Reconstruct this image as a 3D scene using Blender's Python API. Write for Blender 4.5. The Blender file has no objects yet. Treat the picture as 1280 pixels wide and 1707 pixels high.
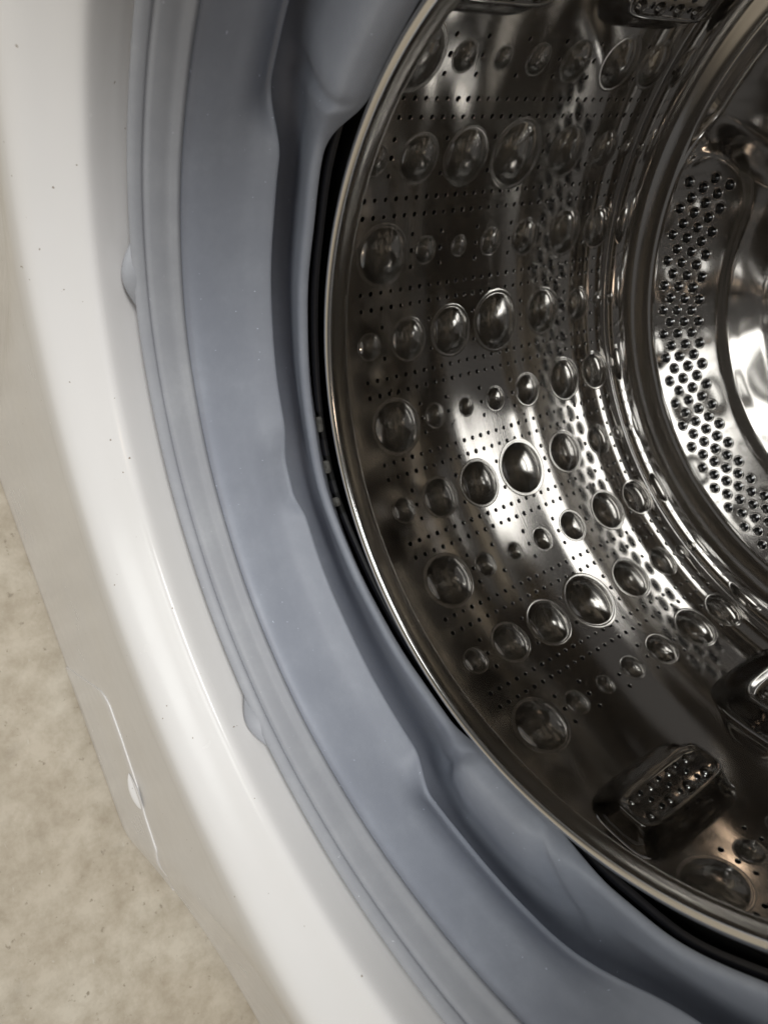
import bpy, math, random
from mathutils import Vector, Matrix

random.seed(7)
sc = bpy.context.scene
COL = sc.collection
R_ = math.radians
S = 0.8            # metres per model unit (drum radius 0.322 units = 26 cm)
H = 0.59 * S       # height of the drum axis above the floor


def W(x, y, z):
    """drum coordinates (axis = y, origin = centre of the drum mouth) -> world metres"""
    return Vector((x * S, y * S, z * S + H))


def cyl(th, y, r):
    """th = 0 is the lowest point of the drum, positive towards the machine's right"""
    return W(r * math.sin(th), y, -r * math.cos(th))


# ------------------------------------------------------------------ camera
CAM_C = (-0.01522524, -0.22037218, 0.19547005)
CAM_F = 1244.97
PITCH, ROLL, YAW = R_(58.1279), R_(70.7856), R_(0.44803)
vF = Vector((math.sin(YAW) * math.cos(PITCH), math.cos(YAW) * math.cos(PITCH), -math.sin(PITCH)))
vR = Vector((math.cos(YAW), -math.sin(YAW), 0))
vU = vR.cross(vF)
cR = math.cos(ROLL) * vR + math.sin(ROLL) * vU
cU = -math.sin(ROLL) * vR + math.cos(ROLL) * vU
cam_d = bpy.data.cameras.new('camera')
cam = bpy.data.objects.new('camera', cam_d)
COL.objects.link(cam)
m = Matrix.Identity(4)
for i in range(3):
    m[i][0], m[i][1], m[i][2] = cR[i], cU[i], -vF[i]
m.translation = W(*CAM_C)
cam.matrix_world = m
cam_d.sensor_width = 36.0
cam_d.lens = CAM_F / 1707.0 * 36.0
cam_d.clip_start = 0.01
cam_d.clip_end = 60
cam_d.dof.use_dof = True
cam_d.dof.focus_distance = 0.40
cam_d.dof.aperture_fstop = 13.0
sc.camera = cam

# ------------------------------------------------------------------ world and lamps
wd = bpy.data.worlds.new('World')
sc.world = wd
wd.use_nodes = True
bg = wd.node_tree.nodes['Background']
bg.inputs[0].default_value = (0.95, 0.93, 0.90, 1)
bg.inputs[1].default_value = 0.10


def lamp(name, loc, target, sx, sy, power, color):
    d = bpy.data.lights.new(name, 'AREA')
    d.shape = 'RECTANGLE'
    d.size, d.size_y = sx, sy
    d.energy = power
    d.color = color
    o = bpy.data.objects.new(name, d)
    COL.objects.link(o)
    o.location = loc
    o.rotation_euler = (Vector(target) - Vector(loc)).to_track_quat('-Z', 'Y').to_euler()
    return o


lamp('ceiling_lamp', (-0.22, -0.54, 2.65), (-0.22, -0.54, 0), 1.3, 0.55, 45, (1.0, 0.99, 0.98))
lamp('ceiling_lamp', (-0.42, -2.33, 2.35), (0.0, 0.1, 0.45), 2.2, 0.85, 26, (0.98, 1.0, 0.985))
lamp('ceiling_lamp', (1.7, -1.9, 2.6), (1.7, -1.9, 0), 0.25, 1.4, 8, (1.0, 0.78, 0.58))

sc.view_settings.view_transform = 'Standard'
sc.view_settings.look = 'None'
sc.view_settings.exposure = 0.0
sc.view_settings.gamma = 1.0
sc.view_settings.use_curve_mapping = False
sc.render.engine = 'CYCLES'
sc.cycles.max_bounces = 14
sc.cycles.glossy_bounces = 12
sc.cycles.use_denoising = True
sc.cycles.caustics_reflective = True
sc.cycles.sample_clamp_indirect = 6.0


# ------------------------------------------------------------------ materials
def mat(name):
    mt = bpy.data.materials.new(name)
    mt.use_nodes = True
    nt = mt.node_tree
    return mt, nt, nt.nodes['Principled BSDF']


def node(nt, typ, **kw):
    n = nt.nodes.new(typ)
    for k, v in kw.items():
        if k in n.inputs:
            n.inputs[k].default_value = v
        else:
            setattr(n, k, v)
    return n


def ramp(nt, fac, stops):
    n = nt.nodes.new('ShaderNodeValToRGB')
    e = n.color_ramp.elements
    while len(e) < len(stops):
        e.new(0.5)
    for el, (pos, c) in zip(e, stops):
        el.position = pos
        el.color = (*c, 1) if len(c) == 3 else c
    nt.links.new(fac, n.inputs[0])
    return n


def noise(nt, scale, detail=3.0, rough=0.5, vec=None):
    n = node(nt, 'ShaderNodeTexNoise', Scale=scale, Detail=detail, Roughness=rough)
    if vec is not None:
        nt.links.new(vec, n.inputs['Vector'])
    return n


def objco(nt, scale=(1, 1, 1)):
    g = nt.nodes.new('ShaderNodeNewGeometry')
    mp = nt.nodes.new('ShaderNodeMapping')
    mp.inputs['Scale'].default_value = scale
    nt.links.new(g.outputs['Position'], mp.inputs['Vector'])
    return mp.outputs[0]


def bump(nt, p, h, strength, dist, prev=None):
    b = nt.nodes.new('ShaderNodeBump')
    b.inputs['Strength'].default_value = strength
    b.inputs['Distance'].default_value = dist
    nt.links.new(h, b.inputs['Height'])
    if prev is not None:
        nt.links.new(prev, b.inputs['Normal'])
    nt.links.new(b.outputs[0], p.inputs['Normal'])
    return b.outputs[0]


def steel(name, col, rough, wave=0.0, brush=0.0, smear=0.04):
    mt, nt, p = mat(name)
    p.inputs['Metallic'].default_value = 1.0
    v = objco(nt)
    n1 = noise(nt, 9.0, 3, 0.55, v)
    c = ramp(nt, n1.outputs[0], [(0.3, [x * 0.86 for x in col]), (0.7, col)])
    nt.links.new(c.outputs[0], p.inputs['Base Color'])
    n2 = noise(nt, 22.0, 4, 0.6, v)
    mr = node(nt, 'ShaderNodeMapRange')
    mr.inputs['To Min'].default_value = rough - smear
    mr.inputs['To Max'].default_value = rough + smear
    nt.links.new(n2.outputs[0], mr.inputs['Value'])
    nt.links.new(mr.outputs[0], p.inputs['Roughness'])
    pv = None
    if wave:
        n3 = noise(nt, 11.0, 1, 0.5, v)
        pv = bump(nt, p, n3.outputs[0], 1.0, wave)
    if brush:
        # fine lines running round the drum: stretched noise in (y, angle, radius)
        sep = nt.nodes.new('ShaderNodeSeparateXYZ')
        g = nt.nodes.new('ShaderNodeNewGeometry')
        nt.links.new(g.outputs['Position'], sep.inputs[0])
        sub = node(nt, 'ShaderNodeMath', operation='SUBTRACT')
        nt.links.new(sep.outputs[2], sub.inputs[0])
        sub.inputs[1].default_value = H
        at = node(nt, 'ShaderNodeMath', operation='ARCTAN2')
        nt.links.new(sep.outputs[0], at.inputs[0])
        nt.links.new(sub.outputs[0], at.inputs[1])
        cmb = nt.nodes.new('ShaderNodeCombineXYZ')
        my = node(nt, 'ShaderNodeMath', operation='MULTIPLY')
        nt.links.new(sep.outputs[1], my.inputs[0])
        my.inputs[1].default_value = 900.0
        nt.links.new(my.outputs[0], cmb.inputs[0])
        ma = node(nt, 'ShaderNodeMath', operation='MULTIPLY')
        nt.links.new(at.outputs[0], ma.inputs[0])
        ma.inputs[1].default_value = 9.0
        nt.links.new(ma.outputs[0], cmb.inputs[1])
        n4 = noise(nt, 1.0, 2, 0.6, cmb.outputs[0])
        bump(nt, p, n4.outputs[0], brush, 0.0002, pv)
    return mt


M = {}
M['wall'] = steel('brushed_drum_steel', (0.69, 0.67, 0.645), 0.07, wave=0.00035, brush=0.05)
M['dome'] = steel('polished_steel', (0.70, 0.685, 0.66), 0.13, wave=0.0004, brush=0.10)
M['back'] = steel('pressed_back_steel', (0.74, 0.715, 0.69), 0.10, wave=0.0006)
M['rim'] = steel('rolled_rim_steel', (0.70, 0.685, 0.66), 0.16)
M['lifter'] = steel('dark_polished_steel', (0.52, 0.51, 0.50), 0.08, wave=0.0003)

mt, nt, p = mat('black_plastic')
p.inputs['Base Color'].default_value = (0.012, 0.012, 0.016, 1)
p.inputs['Roughness'].default_value = 0.42
M['black'] = mt

mt, nt, p = mat('hole_shadow_plastic')  # black tub plastic; also painted on the lifter hole caps as the dark inside
p.inputs['Base Color'].default_value = (0.01, 0.01, 0.01, 1)
p.inputs['Roughness'].default_value = 0.6
M['tub'] = mt

mt, nt, p = mat('pale_plastic')
v = objco(nt)
n1 = noise(nt, 300, 3, 0.6, v)
c = ramp(nt, n1.outputs[0], [(0.35, (0.09, 0.088, 0.08)), (0.65, (0.20, 0.195, 0.18))])
nt.links.new(c.outputs[0], p.inputs['Base Color'])
p.inputs['Roughness'].default_value = 0.5
M['pale'] = mt


def rubber(name, col, rough):
    mt, nt, p = mat(name)
    v = objco(nt)
    n1 = noise(nt, 7, 4, 0.6, v)
    c = ramp(nt, n1.outputs[0], [(0.3, [x * 0.93 for x in col]), (0.7, [min(1, x * 1.05) for x in col])])
    n8 = noise(nt, 38, 6, 0.75, v)
    c8 = ramp(nt, n8.outputs[0], [(0.42, (0.94, 0.94, 0.95)), (0.56, (1.0, 1.0, 1.0)), (0.70, (1.09, 1.09, 1.08))])
    m8 = node(nt, 'ShaderNodeMix', data_type='RGBA', blend_type='MULTIPLY')
    m8.inputs[0].default_value = 1.0
    nt.links.new(c.outputs[0], m8.inputs[6])
    nt.links.new(c8.outputs[0], m8.inputs[7])
    n2 = noise(nt, 420, 2, 0.5, v)
    f = ramp(nt, n2.outputs[0], [(0.745, (0, 0, 0)), (0.78, (1, 1, 1))])
    mx = node(nt, 'ShaderNodeMix', data_type='RGBA')
    nt.links.new(f.outputs[0], mx.inputs[0])
    nt.links.new(m8.outputs[2], mx.inputs[6])
    mx.inputs[7].default_value = (*[min(1, x * 1.7 + 0.05) for x in col], 1)
    nt.links.new(mx.outputs[2], p.inputs['Base Color'])
    n3 = noise(nt, 28, 4, 0.6, v)
    mr = node(nt, 'ShaderNodeMapRange')
    mr.inputs['To Min'].default_value = rough - 0.06
    mr.inputs['To Max'].default_value = rough + 0.08
    nt.links.new(n3.outputs[0], mr.inputs['Value'])
    nt.links.new(mr.outputs[0], p.inputs['Roughness'])
    n4 = noise(nt, 1500, 2, 0.5, v)
    b = bump(nt, p, n4.outputs[0], 0.12, 0.0002)
    return mt


M['rubber'] = rubber('blue_grey_rubber', (0.405, 0.435, 0.50), 0.47)
M['lip'] = rubber('grey_rubber_lip', (0.375, 0.388, 0.415), 0.5)

mt, nt, p = mat('white_enamel')
v = objco(nt)
n1 = noise(nt, 5, 4, 0.6, v)
c = ramp(nt, n1.outputs[0], [(0.3, (0.775, 0.765, 0.745)), (0.7, (0.82, 0.81, 0.80))])
n2 = noise(nt, 400, 1, 0.4, v)
f = ramp(nt, n2.outputs[0], [(0.792, (0, 0, 0)), (0.805, (1, 1, 1))])
mx = node(nt, 'ShaderNodeMix', data_type='RGBA')
nt.links.new(f.outputs[0], mx.inputs[0])
nt.links.new(c.outputs[0], mx.inputs[6])
mx.inputs[7].default_value = (0.35, 0.30, 0.25, 1)
nt.links.new(mx.outputs[2], p.inputs['Base Color'])
n6 = noise(nt, 14, 5, 0.65, v)
mr = node(nt, 'ShaderNodeMapRange')
mr.inputs['From Min'].default_value = 0.3
mr.inputs['From Max'].default_value = 0.7
mr.inputs['To Min'].default_value = 0.14
mr.inputs['To Max'].default_value = 0.30
nt.links.new(n6.outputs[0], mr.inputs['Value'])
nt.links.new(mr.outputs[0], p.inputs['Roughness'])
n3 = noise(nt, 60, 2, 0.5, v)
bump(nt, p, n3.outputs[0], 0.10, 0.0006)
M['white'] = mt

mt, nt, p = mat('concrete_floor')
v = objco(nt)
n1 = noise(nt, 5.5, 6, 0.62, v)
c = ramp(nt, n1.outputs[0], [(0.28, (0.385, 0.335, 0.255)), (0.5, (0.49, 0.435, 0.345)), (0.72, (0.57, 0.525, 0.435))])
n2 = noise(nt, 46, 5, 0.7, v)
c2 = ramp(nt, n2.outputs[0], [(0.3, (0.70, 0.67, 0.62)), (0.62, (1.0, 1.0, 1.0))])
m1 = node(nt, 'ShaderNodeMix', data_type='RGBA', blend_type='MULTIPLY')
m1.inputs[0].default_value = 1.0
nt.links.new(c.outputs[0], m1.inputs[6])
nt.links.new(c2.outputs[0], m1.inputs[7])
# dark pits and stains
n4 = noise(nt, 120, 4, 0.6, v)
f4 = ramp(nt, n4.outputs[0], [(0.64, (0, 0, 0)), (0.70, (1, 1, 1))])
m2 = node(nt, 'ShaderNodeMix', data_type='RGBA')
nt.links.new(f4.outputs[0], m2.inputs[0])
nt.links.new(m1.outputs[2], m2.inputs[6])
m2.inputs[7].default_value = (0.27, 0.23, 0.17, 1)
# pale scuffs
n7 = noise(nt, 17, 6, 0.7, v)
f7 = ramp(nt, n7.outputs[0], [(0.60, (0, 0, 0)), (0.72, (0.35, 0.35, 0.35))])
m2b = node(nt, 'ShaderNodeMix', data_type='RGBA')
nt.links.new(f7.outputs[0], m2b.inputs[0])
nt.links.new(m2.outputs[2], m2b.inputs[6])
m2b.inputs[7].default_value = (0.30, 0.265, 0.21, 1)
m2 = m2b
n5 = noise(nt, 60, 4, 0.6, objco(nt, (1.0, 2.6, 1.0)))
f5 = ramp(nt, n5.outputs[0], [(0.66, (0, 0, 0)), (0.74, (1, 1, 1))])
m3 = node(nt, 'ShaderNodeMix', data_type='RGBA')
nt.links.new(f5.outputs[0], m3.inputs[0])
nt.links.new(m2.outputs[2], m3.inputs[6])
m3.inputs[7].default_value = (0.56, 0.53, 0.46, 1)
nt.links.new(m3.outputs[2], p.inputs['Base Color'])
p.inputs['Roughness'].default_value = 0.62
bump(nt, p, n2.outputs[0], 0.35, 0.001)
M['floor'] = mt

mt, nt, p = mat('black_lint')
p.inputs['Base Color'].default_value = (0.008, 0.007, 0.007, 1)
p.inputs['Roughness'].default_value = 0.8
M['lint'] = mt


# ------------------------------------------------------------------ mesh helpers
def mesh(name, verts, faces, normals=None, smooth=True):
    me = bpy.data.meshes.new(name)
    me.from_pydata([tuple(v) for v in verts], [], faces)
    if smooth:
        me.polygons.foreach_set('use_smooth', [True] * len(me.polygons))
    me.update()
    if normals:
        me.normals_split_custom_set_from_vertices([tuple(n) for n in normals])
    return me


def obj(name, me, material, parent=None):
    if not me.materials:
        me.materials.append(material)
    o = bpy.data.objects.new(name, me)
    COL.objects.link(o)
    if parent is not None:
        o.parent = parent
    return o


def catmull(pts, n):
    out = []
    L = len(pts)
    for i in range(L - 1):
        p0, p1, p2, p3 = pts[max(i - 1, 0)], pts[i], pts[i + 1], pts[min(i + 2, L - 1)]
        for k in range(n):
            t = k / n
            out.append(tuple(0.5 * (2 * b + (c - a) * t + (2 * a - 5 * b + 4 * c - d) * t * t
                                    + (3 * b - a - 3 * c + d) * t ** 3) for a, b, c, d in zip(p0, p1, p2, p3)))
    out.append(tuple(pts[-1]))
    return out


def revolve(prof, nth, warp=None):
    """prof: list of (y, r); closed ring"""
    vs, fs = [], []
    n = len(prof)
    for i in range(nth):
        th = -math.pi + 2 * math.pi * i / nth
        for j, (y, r) in enumerate(prof):
            if warp:
                y, r = warp(th, j, y, r)
            vs.append(cyl(th, y, r))
    for i in range(nth):
        a, b = i * n, ((i + 1) % nth) * n
        for j in range(n - 1):
            fs.append((a + j, a + j + 1, b + j + 1, b + j))
    return vs, fs


def sstep(a, b, x):
    if a > b:
        return 1.0 - sstep(b, a, x)
    t = min(1.0, max(0.0, (x - a) / (b - a)))
    return t * t * (3 - 2 * t)


def wrap(d):
    return (d + 180.0) % 360.0 - 180.0


def grid_faces(nu, nv, off=0):
    return [(off + i * nv + j, off + i * nv + j + 1, off + (i + 1) * nv + j + 1, off + (i + 1) * nv + j)
            for i in range(nu - 1) for j in range(nv - 1)]


# ------------------------------------------------------------------ floor
g = 12.0
fl = obj('floor', mesh('floor', [(-g, -g, 0), (g, -g, 0), (g, g, 0), (-g, g, 0)], [(0, 1, 2, 3)], smooth=False), M['floor'])
fl['kind'] = 'structure'

# ------------------------------------------------------------------ machine
root = bpy.data.objects.new('washing_machine', None)
COL.objects.link(root)
root.location = (0, 0, 0)
root['label'] = 'white front-loading washing machine with grey rubber door seal and shiny embossed steel drum'
root['category'] = 'washing machine'

# ---- front panel (flat in the middle, falling back towards both sides) and cabinet
PY, ZB, ZT, HW = -0.1310, -0.56, 0.46, 0.44


def panel_y(x, z=None):
    k_ = 1.0 if z is None else sstep(0.275, 0.40, math.hypot(x, z))
    d = abs(x) - 0.190
    if d <= -0.012:
        return PY
    if d < 0.012:
        d = (d + 0.012) ** 2 / 0.048
    return PY + k_ * 0.085 * (1 - math.exp(-d / 0.225))


NTH = 288
PR0 = 0.2960
vs, fs = [], []
LO = 26
for i in range(NTH):
    th = -math.pi + 2 * math.pi * i / NTH
    sx, cz = math.sin(th), -math.cos(th)
    tx = HW / abs(sx) if abs(sx) > 1e-9 else 1e9
    tz = (ZB / cz if cz < 0 else ZT / cz) if abs(cz) > 1e-9 else 1e9
    rmax = min(tx, tz)
    for j in range(LO):
        t = j / (LO - 1)
        r = PR0 + (rmax - PR0) * t
        vs.append((r * sx, panel_y(r * sx, r * cz), r * cz))
    # rolled edge back towards the cabinet
    x, z = rmax * sx, rmax * cz
    nx = sx if tx < tz else 0.0
    nz = cz if tz <= tx else 0.0
    y = panel_y(x)
    for a in (22, 45, 68, 90):
        q = 0.007
        o_ = q * math.sin(R_(a)) - 0
        vs.append((x + math.copysign(o_, nx) * (nx != 0), y + q * (1 - math.cos(R_(a))), z + math.copysign(o_, nz) * (nz != 0)))
    vs.append((x + math.copysign(0.007, nx) * (nx != 0), y + 0.06, z + math.copysign(0.007, nz) * (nz != 0)))
n = LO + 5
for i in range(NTH):
    a, b = i * n, ((i + 1) % NTH) * n
    for j in range(n - 1):
        fs.append((a + j, b + j, b + j + 1, a + j + 1))
obj('front_panel', mesh('front_panel', [W(*v) for v in vs], fs), M['white'], root)

# cabinet shell behind the panel
cb = []
xa, ya, yb, za, zb = 0.434, -0.03, 0.56, -0.558, 0.458
for x, y, z in ((-xa, ya, za), (xa, ya, za), (xa, yb, za), (-xa, yb, za), (-xa, ya, zb), (xa, ya, zb), (xa, yb, zb), (-xa, yb, zb)):
    cb.append(W(x, y, z))
obj('cabinet', mesh('cabinet', cb, [(0, 3, 2, 1), (4, 5, 6, 7), (1, 2, 6, 5), (3, 0, 4, 7), (2, 3, 7, 6)], smooth=False), M['white'], root)
# levelling feet
for fx in (-0.36, 0.36):
    for fy in (0.02, 0.50):
        v, f = [], []
        for k in range(20):
            a = 2 * math.pi * k / 20
            for r, z in ((0.030, -0.59), (0.032, -0.582), (0.026, -0.578), (0.012, -0.574), (0.012, -0.557)):
                v.append(W(fx + r * math.cos(a), fy + r * math.sin(a), z))
        for k in range(20):
            b = ((k + 1) % 20) * 5
            for j in range(4):
                f.append((k * 5 + j, b + j, b + j + 1, k * 5 + j + 1))
        obj('foot', mesh('foot', v, f), M['black'], root)

# ---- white surround ring: strip, bowl and soft shoulder into the panel
RP = catmull([(-0.0720, 0.2650), (-0.0785, 0.2640), (-0.0850, 0.2608), (-0.0915, 0.2576), (-0.0970, 0.2551), (-0.1005, 0.2542), (-0.1035, 0.2548), (-0.1075, 0.2574),
              (-0.1130, 0.2612), (-0.1210, 0.2662), (-0.1262, 0.2706), (-0.1292, 0.2756), (-0.1305, 0.2820), (-0.1310, 0.2900), (-0.1310, 0.2960)], 5)


def ring_warp(th, j, y, r):
    return y + (panel_y(r * math.sin(th), r * math.cos(th)) - PY), r


vs, fs = revolve(RP, 480, ring_warp)
obj('door_surround', mesh('door_surround', vs, fs), M['white'], root)


# ---- rubber gasket
def pouch(thd):
    """1 inside the two bulging pouches of the inner fold"""
    a = wrap(thd - 48.5)
    b = wrap(thd + 80.0)
    v = sstep(-17, -6, a) * (1 - sstep(3, 16, a))
    w = sstep(-20, -6, b) * (1 - sstep(7, 21, b))
    return max(v, w)


def dip(thd):
    v = sstep(-18.5, -12, wrap(thd - 50)) * (1 - sstep(8, 28, wrap(thd - 50)))
    w = sstep(-28, -8, wrap(thd + 80)) * (1 - sstep(15, 22.5, wrap(thd + 80)))
    s = sstep(-9, -2, wrap(thd + 12.5)) * (1 - sstep(2, 6.5, wrap(thd + 12.5)))
    return max(v, w, 0.42 * s)


LIPT = [(-180, 0.2250), (-120, 0.2215), (-90, 0.2200), (-70, 0.2222), (-58, 0.2244), (-49, 0.2238), (-40, 0.2255), (-30, 0.2274), (-21, 0.2304), (-9, 0.2322),
        (2, 0.2262), (15, 0.2205), (27, 0.2146), (40, 0.2128), (55, 0.2128), (66, 0.2160), (74, 0.2205), (86, 0.2160), (110, 0.2190), (140, 0.2230), (180, 0.2250)]


def lip_r(thd):
    thd = wrap(thd)
    for q in range(len(LIPT) - 1):
        if LIPT[q][0] <= thd <= LIPT[q + 1][0]:
            p0, p1, p2, p3 = LIPT[max(q - 1, 0)], LIPT[q], LIPT[q + 1], LIPT[min(q + 2, len(LIPT) - 1)]
            u = (thd - p1[0]) / (p2[0] - p1[0])
            m1 = (p2[1] - p0[1]) / (p2[0] - p0[0]) * (p2[0] - p1[0])
            m2 = (p3[1] - p1[1]) / (p3[0] - p1[0]) * (p2[0] - p1[0])
            return ((2 * u ** 3 - 3 * u * u + 1) * p1[1] + (u ** 3 - 2 * u * u + u) * m1 + (-2 * u ** 3 + 3 * u * u) * p2[1] + (u ** 3 - u * u) * m2)
    return 0.225


# outer lip: thin turned edge, groove, flat band, ridge
LP = catmull([(-0.0760, 0.2630), (-0.0805, 0.2555), (-0.0820, 0.2538), (-0.0826, 0.2522), (-0.0806, 0.2503), (-0.0775, 0.2497), (-0.0762, 0.2503),
              (-0.0757, 0.2509), (-0.0750, 0.2500), (-0.0735, 0.2490), (-0.0690, 0.2484), (-0.0645, 0.2480), (-0.0618, 0.2468), (-0.0598, 0.2460),
              (-0.0578, 0.2470), (-0.0565, 0.2500), (-0.0560, 0.2540)], 4)
gasket_profile = [(-0.0575, 0.2530), (-0.0545, 0.2512), (-0.0500, 0.2505), (-0.0400, 0.2515), (-0.0300, 0.2520), (-0.0200, 0.2508),
                  (-0.0130, 0.2480), (-0.0085, 0.2455), (-0.0058, 0.2444), (-0.0046, 0.2456), (-0.0052, 0.2520), (-0.0045, 0.2660),
                  (0.0010, 0.2800), (0.0110, 0.2880), (0.0205, 0.2830), (0.0215, 0.2710), (0.0165, 0.2580), (0.0115, 0.2450), (0.0090, 0.2380),
                  (0.0092, 0.2345), (0.0115, 0.2330), (0.0140, 0.2345), (0.0190, 0.2440), (0.0240, 0.2600)]
GN = 5
GP = catmull(gasket_profile, GN)


def gasket_warp(th, j, y, r):
    d = math.degrees(th)
    k = j / GN
    f = dip(d)
    if f > 0:      # the fold edge sinks and moves out
        wgt = sstep(4.0, 7.5, k) * (1 - sstep(11.5, 13.5, k))
        r += 0.0165 * f * wgt
        y -= 0.0015 * f * wgt
    b = pouch(d)
    lr = lip_r(d) + 0.0076
    tgt = lr + (0.2035 - lr) * b        # the inner lip swells up over the drum rim in the pouches
    wgt = sstep(13.0, 18.5, k) * (1 - sstep(20.8, 22.8, k))
    r += (tgt - 0.2332) * wgt
    if b > 0:
        mid = math.sin(math.pi * min(1, max(0, (k - 11.5) / 9.0)))
        y -= (0.0150 * mid + 0.0045 * wgt) * b
    # creases where the pouches are drawn into the fold
    for c0, c1 in ((48.5 - 12.5, 0.9), (48.5 + 9.0, -1.1), (-80 + 13.0, -0.9), (-80 - 13.0, 0.9)):
        g_ = wrap(d - c0 - c1 * (k - 16.0))
        if abs(g_) < 6:
            wk = sstep(12.5, 15.0, k) * (1 - sstep(19.0, 20.5, k))
            y += 0.0024 * math.exp(-(g_ / 1.25) ** 2) * wk
            y -= 0.0008 * math.exp(-((g_ - 2.2) / 1.4) ** 2) * wk
    # gentle hand-fitted unevenness of the rubber
    u = 0.0007 * math.sin(3 * th + 0.6) + 0.0004 * math.sin(11 * th + 1.9) + 0.00025 * math.sin(23 * th)
    r += u * sstep(2, 6, k)
    return y, r


vs, fs = revolve(GP, 720, gasket_warp)
gask = obj('door_gasket', mesh('door_gasket', vs, fs), M['rubber'], root)


def lip_warp(th, j, y, r):
    return y, r + 0.00025 * math.sin(7 * th) + 0.00015 * math.sin(19 * th + 1)


vs, fs = revolve(LP, 540, lip_warp)
obj('outer_lip', mesh('outer_lip', vs, fs), M['lip'], gask)

# moulded grip tabs on the outer lip
for tc in (-43.6, 17.9, 137.0, -136.0):
    v = []
    NU, NV = 33, 11
    for i in range(NU):
        t = -1 + 2 * i / (NU - 1)
        th = R_(tc + 4.8 * t)
        e = (1 - t * t) ** 1.6
        for j in range(NV):
            ph = math.pi * j / (NV - 1)
            yy = -0.0798 - 0.0078 * e * math.sin(ph)
            rr = 0.2562 - 0.0048 * e * math.cos(ph) - 0.0006 * e
            v.append(cyl(th, yy, rr))
    obj('grip_tab', mesh('grip_tab', v, grid_faces(NU, NV)), M['lip'], gask)

# ---- black tub neck behind the gasket, with drain tabs
TP = [(0.026, 0.300), (0.026, 0.262), (0.0200, 0.2420), (0.0188, 0.2376), (0.0200, 0.2366), (0.0220, 0.2372), (0.024, 0.246),
      (0.032, 0.262), (0.036, 0.300), (0.036, 0.346), (0.20, 0.346), (0.455, 0.346), (0.470, 0.33), (0.470, 0.02)]


def neck_off(thd):
    return lip_r(thd) + 0.0092 - 0.2366


def tub_warp(th, j, y, r):
    if 2 <= j <= 6:
        r += neck_off(math.degrees(th))
    return y, r


vs, fs = revolve(TP, 240, tub_warp)
tub = obj('tub', mesh('tub', vs, fs), M['tub'], root)
# thin moulded edge line of the tub neck, broken by the drain slots
slots = [(-21.6, -17.2), (-14.6, -10.6), (-8.6, -5.2)]
vs, fs = [], []
segs = []
d = -21.6 - 360 + 16.4
prev = -5.2
edges_deg = [(-5.2, 338.4), (-17.2, -14.6), (-10.6, -8.6)]
for a, b in edges_deg:
    n = max(4, int((b - a) / 1.0))
    ring = [(0.0163, 0.2380), (0.0163, 0.2352), (0.0172, 0.2340), (0.0190, 0.2340), (0.0200, 0.2352), (0.0200, 0.2380)]
    v = []
    for i in range(n + 1):
        th = R_(a + (b - a) * i / n)
        for y, r in ring:
            v.append(cyl(th, y + 0.001, r + neck_off(math.degrees(th))))
    obj('neck_edge', mesh('neck_edge', v, grid_faces(n + 1, len(ring))), M['black'], tub)
for a, b in slots:
    v = []
    n = 8
    ring = [(0.0150, 0.2440), (0.0150, 0.2350), (0.0158, 0.2338), (0.0176, 0.2336), (0.0180, 0.2344), (0.0180, 0.2440)]
    aa, bb = a + 0.7, b - 1.3
    for i in range(n + 1):
        th = R_(aa + (bb - aa) * i / n)
        e = 0.0012 * (abs(2 * i / n - 1) ** 6)
        for y, r in ring:
            v.append(cyl(th, y + 0.001, r + e + neck_off(math.degrees(th))))
    f = grid_faces(n + 1, 6)
    f.append(tuple(range(6)))
    f.append(tuple(reversed([n * 6 + q for q in range(6)])))
    obj('drain_tab', mesh('drain_tab', v, f), M['pale'], tub)

# ---- drum rim: rolled lip, neck and front flange
RIMP = catmull([(0.036, 0.3140), (0.030, 0.2600), (0.022, 0.2180), (0.010, 0.2010), (0.004, 0.1975), (0.0005, 0.1955), (-0.0012, 0.1925), (-0.0002, 0.1900),
                (0.0025, 0.1892), (0.0060, 0.1896), (0.0090, 0.1898), (0.0110, 0.1896), (0.0122, 0.1906), (0.0130, 0.1935),
                (0.018, 0.205), (0.028, 0.240), (0.042, 0.290), (0.052, 0.316), (0.062, 0.3222)], 5)
vs, fs = revolve(RIMP, 540)
obj('drum_rim', mesh('drum_rim', vs, fs), M['rim'], root)

# ---- drum wall with punched perforations
RD = 0.3219
Y0, Y1 = 0.058, 0.4075
PITCH_Y = 0.00975
NCOL = int((Y1 - Y0) / PITCH_Y)
YC = [0.1150 + PITCH_Y * (k - 6) for k in range(0, 36)]        # column centres
YC = [y for y in YC if y - PITCH_Y / 2 > Y0 and y + PITCH_Y / 2 < Y1]
ylines = [Y0] + [y - PITCH_Y / 2 for y in YC] + [YC[-1] + PITCH_Y / 2, Y1]
first_col = 1                                                   # cell k+1 holds column k
DTH = 12.0927
ROWS = []                                                       # (angle, even?)
for i in range(9):
    ROWS.append((-61.97 + DTH * i, i % 2 == 0))
for i in range(9):
    ROWS.append((62.4 + DTH * i, i % 2 == 0))
for i in range(9):
    ROWS.append((183.0 + DTH * i, i % 2 == 0))
LIFT = [51.5, 171.2, -72.6]
EVEN = list(zip([0.1352, 0.1772, 0.2130, 0.2484, 0.2898, 0.3412, 0.3870], [0.0213, 0.0100, 0.0078, 0.0105, 0.0142, 0.0188, 0.0172]))
ODD = list(zip([0.1204, 0.1595, 0.2054, 0.2591, 0.3189, 0.3686, 0.3985], [0.0100, 0.0163, 0.0197, 0.0241, 0.0190, 0.0142, 0.0065]))

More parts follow.
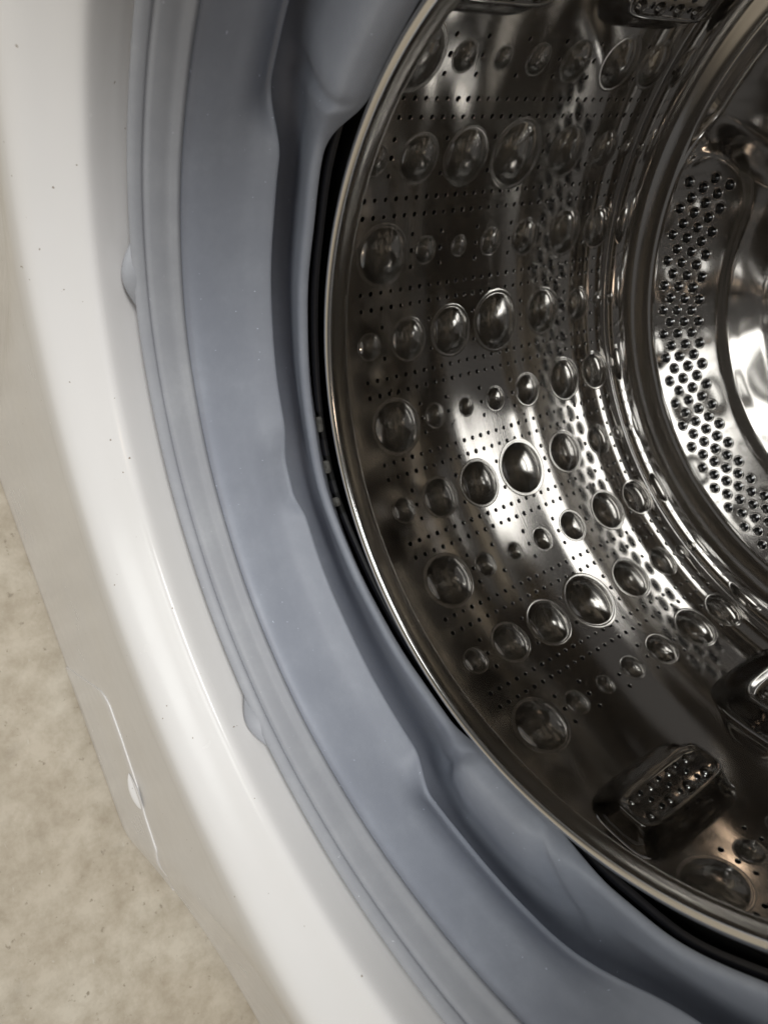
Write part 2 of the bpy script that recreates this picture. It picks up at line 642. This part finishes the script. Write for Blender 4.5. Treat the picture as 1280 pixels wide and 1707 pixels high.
holes = []   # (theta_deg, col index) -> strips
strips = {}  # theta centre -> set of columns
for ri, (t0, ev) in enumerate(ROWS):
    if ri % 9 != 8:
        for off in (4.95, 7.14):
            strips[t0 + off] = set(k for k, y in enumerate(YC) if 0.113 < y < 0.4035)
    bub = EVEN if ev else ODD
    for off in (-2.35, -0.15, 2.05):
        cols = set()
        ys = [bub[q][0] for q in range(len(bub))]
        for q in range(len(bub) - 1):
            mid = (bub[q][0] + bub[q][1] + bub[q + 1][0] - bub[q + 1][1]) / 2
            k = min(range(len(YC)), key=lambda kk: abs(YC[kk] - mid))
            ok = all(math.hypot(YC[k] - by, R_(off) * RD) > br * 1.05 + 0.0025 for by, br in bub)
            if ok and random.random() > 0.04:
                cols.add(k)
        strips[t0 + off] = cols
HALF = 0.42
tl = []
for c in strips:
    tl += [(c - HALF, c), (c + HALF, None)]
tl = sorted((wrap(a) if not -180 <= a < 180 else a, c if c is None else c) for a, c in tl)
# fill coarse gaps
lines = []
for q in range(len(tl)):
    a, c = tl[q]
    lines.append((a, c))
    nxt = tl[(q + 1) % len(tl)][0] + (360 if q == len(tl) - 1 else 0)
    if c is None and nxt - a > 1.3:
        k = int((nxt - a) / 1.1) + 1
        for s in range(1, k):
            lines.append((a + (nxt - a) * s / k, None))
vs, fs, nr = [], [], []
ny = len(ylines)


def addv(th, y, r, nrm=None):
    vs.append(cyl(th, y, r))
    nr.append(nrm if nrm is not None else (-math.sin(th), 0, math.cos(th)))
    return len(vs) - 1


for a, c in lines:
    for y in ylines:
        addv(R_(a), y, RD)
NL = len(lines)
HR = 0.00185
for i in range(NL):
    a, c = lines[i]
    b = lines[(i + 1) % NL][0] + (360 if i == NL - 1 else 0)
    i2 = (i + 1) % NL
    cols = strips[c] if c is not None else ()
    for j in range(ny - 1):
        q = (i * ny + j, i2 * ny + j, i2 * ny + j + 1, i * ny + j + 1)
        if cols and (j - first_col) in cols:
            tc, yc = R_((a + b) / 2), (ylines[j] + ylines[j + 1]) / 2
            hr = HR * random.uniform(0.88, 1.1)
            ring, lipv, deep = [], [], []
            for k in range(8):
                an = math.pi / 4 * k + math.pi / 8
                du, dy = math.cos(an), math.sin(an)
                ring.append(addv(tc + hr * 1.25 * du / RD, yc + hr * 1.25 * dy, RD))
                nn = Vector((-math.sin(tc) * 0.6 - du * 0.8 * math.cos(tc), -dy * 0.8, math.cos(tc) * 0.6 - du * 0.8 * math.sin(tc))).normalized()
                lipv.append(addv(tc + hr * du / RD, yc + hr * dy, RD + 0.0004, nn))
                deep.append(addv(tc + hr * du / RD, yc + hr * dy, RD + 0.0016, (-du * math.cos(tc), -dy, -du * math.sin(tc))))
            # corners: q0 (a,y-) q1 (b,y-) q2 (b,y+) q3 (a,y+); ring k=0 points to +theta slightly +y
            r = ring
            fs += [(q[1], q[2], r[0], r[7]), (q[2], r[1], r[0]), (q[2], q[3], r[2], r[1]), (q[3], r[3], r[2]),
                   (q[3], q[0], r[4], r[3]), (q[0], r[5], r[4]), (q[0], q[1], r[6], r[5]), (q[1], r[7], r[6])]
            for k in range(8):
                k2 = (k + 1) % 8
                fs.append((ring[k], ring[k2], lipv[k2], lipv[k]))
                fs.append((lipv[k], lipv[k2], deep[k2], deep[k]))
        else:
            fs.append(q)
wall = obj('drum_wall', mesh('drum_wall', vs, fs, nr), M['wall'], root)


# ---- embossed bubbles: pressed domes, one object each
def bubble_mesh(r):
    v, f, nn = [], [], []
    NA = 40
    h = 0.225 * r + 0.0008
    prof = []
    for k in range(11):          # dome
        t = k / 10 * 0.93
        prof.append((t * r, h * (1 - t * t) ** 0.85 - 0.00015))
    prof += [(0.965 * r, 0.085 * h - 0.0001), (1.0 * r, 0.012 * h), (1.04 * r, 0.00016), (1.08 * r, 0.00022), (1.12 * r, 0.00012), (1.17 * r, -0.0002)]
    for j, (rr, hh) in enumerate(prof):
        for i in range(NA if j else 1):
            a = 2 * math.pi * i / NA
            u, w = rr * math.cos(a), rr * math.sin(a)
            th = u / RD
            R = RD - hh
            v.append(Vector((R * math.sin(th), w, RD - R * math.cos(th))) * S)
    for i in range(NA):
        f.append((0, 1 + i, 1 + (i + 1) % NA))
    for j in range(len(prof) - 2):
        a = 1 + j * NA
        for i in range(NA):
            i2 = (i + 1) % NA
            f.append((a + i, a + NA + i, a + NA + i2, a + i2))
    return mesh('bubble', v, f)


cache = {}
for t0, ev in ROWS:
    for y, r in (EVEN if ev else ODD):
        if r not in cache:
            cache[r] = bubble_mesh(r)
        o = obj('bubble', cache[r], M['dome'], wall)
        o.matrix_local = Matrix.Translation(cyl(R_(t0), y, RD)) @ Matrix.Rotation(-R_(t0), 4, 'Y')

# ---- lifters: stepped pads pressed in a row along the drum
def lifter_pad(tc, y0, y1, ws=1.0, hs=1.0):
    yc, L = (y0 + y1) / 2, (y1 - y0) / 2
    NA = 72
    levels = [(0.0345, 0.0030, -0.0006), (0.0325, 0.0012, 0.0003), (0.0310, 0.0, 0.0012), (0.0295, -0.0010, 0.0040), (0.0268, -0.0022, 0.0062), (0.0266, -0.0023, 0.0068),
              (0.0240, -0.0034, 0.0092), (0.0238, -0.0035, 0.0098), (0.0205, -0.0045, 0.0140), (0.0190, -0.0050, 0.0166), (0.0178, -0.0056, 0.0180), (0.0162, -0.0068, 0.0186),
              (0.0146, -0.0084, 0.0182), (0.0134, -0.0096, 0.0176), (0.0100, -0.0130, 0.0172)]
    v, f = [], []
    for w, dl, h in levels:
        w, h = w * ws, h * hs
        for i in range(NA):
            a = 2 * math.pi * i / NA
            ca, sa = math.cos(a), math.sin(a)
            e = 0.46
            # rounded box in (u, y)
            u = w * math.copysign(abs(ca) ** e, ca)
            cut = L + dl
            yy = cut * math.copysign(abs(sa) ** 0.42, sa)
            v.append(cyl(R_(tc) + u / RD, yc + yy, RD - h))
    for j in range(len(levels) - 1):
        for i in range(NA):
            i2 = (i + 1) % NA
            f.append((j * NA + i, (j + 1) * NA + i, (j + 1) * NA + i2, j * NA + i2))
    v.append(cyl(R_(tc), yc, RD - 0.0170 * hs))
    b = (len(levels) - 1) * NA
    for i in range(NA):
        f.append((b + i, len(v) - 1, b + (i + 1) % NA))
    return mesh('lifter_pad', v, f), yc, L


def knob_mesh(tc, yc, r, h, R0, nA=16):
    v, f = [], []
    prof = [(1.15, -0.0006), (1.0, 0.0), (0.86, 0.45 * h), (0.6, 0.8 * h), (0.3, 0.96 * h), (0.0, h)]
    for k, (t, hh) in enumerate(prof):
        for i in range(nA if t else 1):
            a = 2 * math.pi * i / nA
            v.append(cyl(R_(tc) + r * t * math.cos(a) / R0, yc + r * t * math.sin(a), R0 - hh))
    for j in range(len(prof) - 2):
        for i in range(nA):
            i2 = (i + 1) % nA
            f.append((j * nA + i, (j + 1) * nA + i, (j + 1) * nA + i2, j * nA + i2))
    b = (len(prof) - 2) * nA
    for i in range(nA):
        f.append((b + i, len(v) - 1, b + (i + 1) % nA))
    return mesh('knob', v, f)


def cup_mesh(tc, yc, r, R0, nA=12):
    """small punched hole: raised collar, closed by a cap painted as the dark inside"""
    v, f = [], []
    prof = [(1.5, -0.0004), (1.25, 0.0004), (1.05, 0.0005), (0.85, 0.0001)]
    for t, hh in prof:
        for i in range(nA):
            a = 2 * math.pi * i / nA
            v.append(cyl(R_(tc) + r * t * math.cos(a) / R0, yc + r * t * math.sin(a), R0 - hh))
    for j in range(len(prof) - 1):
        for i in range(nA):
            i2 = (i + 1) % nA
            f.append((j * nA + i, (j + 1) * nA + i, (j + 1) * nA + i2, j * nA + i2))
    nring = len(f)
    b = len(v) - nA
    f.append(tuple(b + i for i in range(nA)))
    return v, f


for tc in LIFT:
    for y0, y1, ws, hs in ((0.1165, 0.2225, 1.0, 1.0), (0.2830, 0.3960, 1.4 if tc > 0 else 1.0, 1.35 if tc > 0 else 1.0)):
        me, yc, L = lifter_pad(tc, y0, y1, ws, hs)
        lo = obj('lifter', me, M['lifter'], root)
        R0 = RD - 0.0172 * hs
        # three rows of punched holes across, knobs between
        for k in range(4):
            yy = yc - L * 0.62 + k * L * 0.40
            if k < 3:
                for q in (-1, 0, 1):
                    v, f = cup_mesh(tc + q * 1.42, yy + 0.010 + q * 0.002, 0.0020, R0)
                    me = mesh('hole_collar', v, f)
                    me.materials.append(M['lifter'])
                    me.materials.append(M['tub'])
                    me.polygons[len(f) - 1].material_index = 1  # flat black cap, darkness painted on in place of an opening
                    obj('hole_collar', me, M['lifter'], lo)
            obj('knob', knob_mesh(tc + 1.35 + 0.35, yy, 0.0052, 0.0034, R0), M['lifter'], lo)
            obj('knob', knob_mesh(tc - 1.15, yy - 0.001, 0.0042, 0.0016, R0), M['lifter'], lo)

# ---- back plate: pressed rings, three perforated plateaus, spokes and hub
SECT0, SECH = -6.0, 47.0


def sector(thd, r):
    """1 on a perforated plateau"""
    best = 0
    for c in (SECT0, SECT0 + 120, SECT0 - 120):
        a = abs(wrap(thd - c))
        # signed distance in plateau coordinates with round ends
        rm, hw = 0.2385, 0.0345
        du = max(0.0, (a - (SECH - 6.5)) * math.pi / 180 * rm)
        dv = abs(r - rm)
        dist = math.hypot(du, dv)
        best = max(best, 1 - sstep(hw - 0.003, hw + 0.0075, dist))
    return best


BR = [(0.3226, 0.4076), (0.3214, 0.4090), (0.3198, 0.4082), (0.3160, 0.4062), (0.3080, 0.4048), (0.3000, 0.4053), (0.2930, 0.4074), (0.2870, 0.4102),
      (0.2820, 0.4124), (0.2770, 0.4142), (0.2710, 0.4156), (0.2640, 0.4165)]
rc = catmull(BR, 4)
rads = [a for a, _ in rc] + [0.2640 - 0.002 * k for k in range(1, 126)]
base = {a: b for a, b in rc}
NB = 540
vs, fs = [], []


def back_y(thd, r):
    y = base.get(r)
    if y is None:
        y = 0.4260
    if r < 0.2760:
        s = sector(thd, r)
        w = 1 - sstep(0.2700, 0.2762, r)
        deep = 0.4184 - 0.060 * max(0.0, 0.205 - r) * (1 - sstep(0.185, 0.215, r)) - 0.11 * max(0.0, 0.165 - max(r, 0.06))
        # inner dished face with soft waves pressed round the hub
        inner = 1 - sstep(0.060, 0.150, r)
        yy = deep + 0.0011 * math.cos(R_(thd) * 9 + 0.8) * (1 - sstep(0.15, 0.20, r)) * sstep(0.05, 0.10, r) - 0.016 * (1 - sstep(0.03, 0.08, r))
        spoke = max(1 - sstep(5, 13, abs(wrap(thd - c - 60))) for c in (SECT0, SECT0 + 120, SECT0 - 120))
        yy += 0.011 * spoke * sstep(0.06, 0.12, r) * (1 - inner * 0.3)
        yy = yy * (1 - s) + 0.4165 * s
        y = y * (1 - w) + yy * w
    return y


for i in range(NB):
    thd = -180 + 360 * i / NB
    for r in rads:
        vs.append(cyl(R_(thd), back_y(thd, r), r))
n = len(rads)
for i in range(NB):
    a, b = i * n, ((i + 1) % NB) * n
    for j in range(n - 1):
        fs.append((a + j, a + j + 1, b + j + 1, b + j))
vs.append(cyl(0, back_y(0, rads[-1]), 0))
for i in range(NB):
    fs.append((i * n + n - 1, len(vs) - 1, ((i + 1) % NB) * n + n - 1))
back = obj('back_plate', mesh('back_plate', vs, fs), M['back'], root)


def plate_hole(v, f, mi, c, r0, thd, y, rad=0.0047, nA=14, local=False):
    """flared punched hole: pressed collar and a domed black cap painted as the dark inside"""
    o = len(v)
    ct = Vector((math.sin(R_(thd)), 0, -math.cos(R_(thd))))
    tt = Vector((math.cos(R_(thd)), 0, math.sin(R_(thd))))
    cc = ct * r0 + Vector((0, y, 0))
    prof = [(1.26, 0.0005), (1.16, -0.0002), (1.07, -0.0006), (0.98, -0.0007), (0.90, -0.0003)]
    cup = [(0.90, -0.00025), (0.62, -0.0012), (0.34, -0.0021), (0.0, -0.0025)]
    rows_ = [(a, b, 0) for a, b in prof] + [(a, b, 1) for a, b in cup]
    idx = []
    for t, dy, mm in rows_:
        if t == 0:
            p_ = cc + Vector((0, dy, 0))
            v.append(p_)
            idx.append([len(v) - 1] * nA)
            continue
        row = []
        for i in range(nA):
            a = 2 * math.pi * i / nA
            p_ = cc + ct * (rad * t * math.cos(a)) + tt * (rad * t * math.sin(a)) + Vector((0, dy, 0))
            v.append(p_)
            row.append(len(v) - 1)
        idx.append(row)
    for j in range(len(rows_) - 1):
        if j == len(prof) - 1:
            continue
        for i in range(nA):
            i2 = (i + 1) % nA
            q = [idx[j][i], idx[j + 1][i], idx[j + 1][i2], idx[j][i2]]
            if idx[j + 1][i] == idx[j + 1][i2]:
                q = q[:2] + q[3:]
            f.append(tuple(q))
            mi.append(1 if j >= len(prof) else 0)


mt, nt, p = mat('painted_hole_dark')
p.inputs['Base Color'].default_value = (0.006, 0.006, 0.006, 1)  # black painted in for the darkness of the plate holes, which are closed
p.inputs['Roughness'].default_value = 0.10
p.inputs['IOR'].default_value = 2.1
M['hole_dark'] = mt


def hole_spots(c):
    out = []
    n = 0
    t = c - 44.6
    while t <= c + 44.7:
        rs = (0.2604, 0.2457, 0.2310) if n % 2 else (0.2530, 0.2384, 0.2237)
        lim = abs(wrap(t - c))
        for k, r in enumerate(rs):
            if lim > 43.2 and k == 0:
                continue
            out.append((t, r))
        t += 2.47
        n += 1
    return out


for thd, r in hole_spots(SECT0):
    v, f, mi = [], [], []
    plate_hole(v, f, mi, None, r, thd, 0.4163)
    me = mesh('hole_collar', [W(*q) for q in v], f)
    me.materials.append(M['back'])
    me.materials.append(M['hole_dark'])
    me.polygons.foreach_set('material_index', mi)
    obj('hole_collar', me, M['back'], back)
v, f, mi = [], [], []
for c in (SECT0 + 120, SECT0 - 120):
    for thd, r in hole_spots(c):
        plate_hole(v, f, mi, None, r, thd, 0.4163)
me = mesh('hole_collars', [W(*q) for q in v], f)
me.materials.append(M['back'])
me.materials.append(M['hole_dark'])
me.polygons.foreach_set('material_index', mi)
o = obj('hole_collars', me, M['back'], back)
o['kind'] = 'stuff'


# ---- drain filter cover in the lower corner of the front panel
def pixray(u, v):
    return vF + cR * ((u - 640) / CAM_F) - cU * ((v - 853.5) / CAM_F)


def on_panel(u, v):
    d_ = pixray(u, v)
    lo_, hi_ = 0.0, 3.0
    for it in range(60):
        t = (lo_ + hi_) / 2
        if CAM_C[1] + t * d_.y < panel_y(CAM_C[0] + t * d_.x):
            lo_ = t
        else:
            hi_ = t
    return CAM_C[0] + t * d_.x, CAM_C[2] + t * d_.z


XL, ZL = on_panel(122, 1112)
TOPL = [on_panel(u, v) for u, v in ((168, 1150), (176, 1160), (184, 1176), (205, 1235), (230, 1310), (243, 1360), (262, 1418), (279, 1460), (288, 1480))]
XN, ZN = on_panel(230, 1318)
XE = TOPL[-1][0] + 0.004


def cover_top(x):
    pts = [(XL, ZB)] + TOPL + [(XE, ZB)]
    for (xa_, za_), (xb_, zb_) in zip(pts, pts[1:]):
        if xa_ <= x <= xb_:
            return za_ + (zb_ - za_) * (x - xa_) / (xb_ - xa_)
    return ZB


v, f = [], []
NX, NZ = 110, 10
for i in range(NX):
    x = XL + (XE - XL) * i / (NX - 1)
    zt = max(cover_top(x), ZB + 0.002)
    col_ = [(ZB - 0.0085, 0.0040), (ZB - 0.0078, 0.0002), (ZB - 0.0052, -0.0008)]
    col_ += [(ZB - 0.0052 + (zt - ZB + 0.0052 - 0.0016) * k / NZ, -0.0009) for k in range(1, NZ + 1)]
    col_ += [(zt - 0.0005, -0.0007), (zt, -0.0002), (zt + 0.0001, 0.0008)]
    for z, dy in col_:
        v.append(W(x, panel_y(x) + dy, z))
cover = obj('filter_cover', mesh('filter_cover', v, grid_faces(NX, NZ + 6)), M['white'], root)
# moulded finger notch on the upper edge of the cover
v, f = [], []
NU, NV = 29, 13
for i in range(NU):
    t = -1 + 2 * i / (NU - 1)
    e = (1 - t * t) ** 0.75
    for j in range(NV):
        q = -1 + 2 * j / (NV - 1)
        x = XN + 0.0005 + 0.0150 * t
        z = ZN - 0.004 + e * 0.0125 * q - 0.001 * t
        hh = (0.0042 * math.cos(q * math.pi / 2) - 0.0034 * math.exp(-((q - 0.45) / 0.22) ** 2)) * e
        v.append(W(x, panel_y(x) - 0.0012 - hh, z))
obj('finger_notch', mesh('finger_notch', v, grid_faces(NU, NV)), M['white'], cover)


# ---- lint stuck to the drum wall
def on_drum(u, v):
    d_ = pixray(u, v)
    a = d_.x ** 2 + d_.z ** 2
    b = CAM_C[0] * d_.x + CAM_C[2] * d_.z
    c = CAM_C[0] ** 2 + CAM_C[2] ** 2 - RD ** 2
    t = (-b + math.sqrt(b * b - a * c)) / a
    h_ = [CAM_C[k] + t * d_[k] for k in range(3)]
    return math.atan2(h_[0], -h_[2]), h_[1]


v, f = [], []
spots = [(652, 651, 7), (663, 655, 6), (629, 635, 3), (622, 663, 3), (681, 650, 3), (690, 640, 2.5), (699, 653, 2.5), (748, 663, 4), (752, 685, 3.5), (754, 706, 5), (757, 701, 4),
         (696, 675, 2.5), (697, 689, 3.5), (702, 758, 3.5), (806, 597, 4), (873, 690, 5), (868, 684, 3), (892, 612, 3.5), (862, 560, 3), (857, 570, 2.5), (844, 660, 2.5), (835, 640, 2),
         (871, 555, 3), (878, 552, 2.5), (823, 617, 4), (845, 663, 3), (760, 765, 3), (615, 625, 2.5), (740, 625, 2.5), (905, 580, 3), (915, 430, 3), (908, 345, 2.5), (900, 412, 2.5)]
for (u, w, sz) in spots:
    th, y = on_drum(u, w)
    rr = sz * 0.00028
    o_ = len(v)
    n = 9
    ph = random.uniform(0, 6)
    st = random.uniform(0.5, 1.0)
    for k in range(n):
        a = 2 * math.pi * k / n
        q = rr * random.uniform(0.6, 1.25)
        du, dy = q * math.cos(a), q * math.sin(a) * st
        du, dy = du * math.cos(ph) - dy * math.sin(ph), du * math.sin(ph) + dy * math.cos(ph)
        v.append(cyl(th + du / RD, y + dy, RD - 0.0002))
    v.append(cyl(th, y, RD - 0.0002 - rr * 0.5))
    for k in range(n):
        f.append((o_ + k, o_ + n, o_ + (k + 1) % n))
o = obj('lint', mesh('lint', v, f), M['lint'], wall)
o['kind'] = 'stuff'
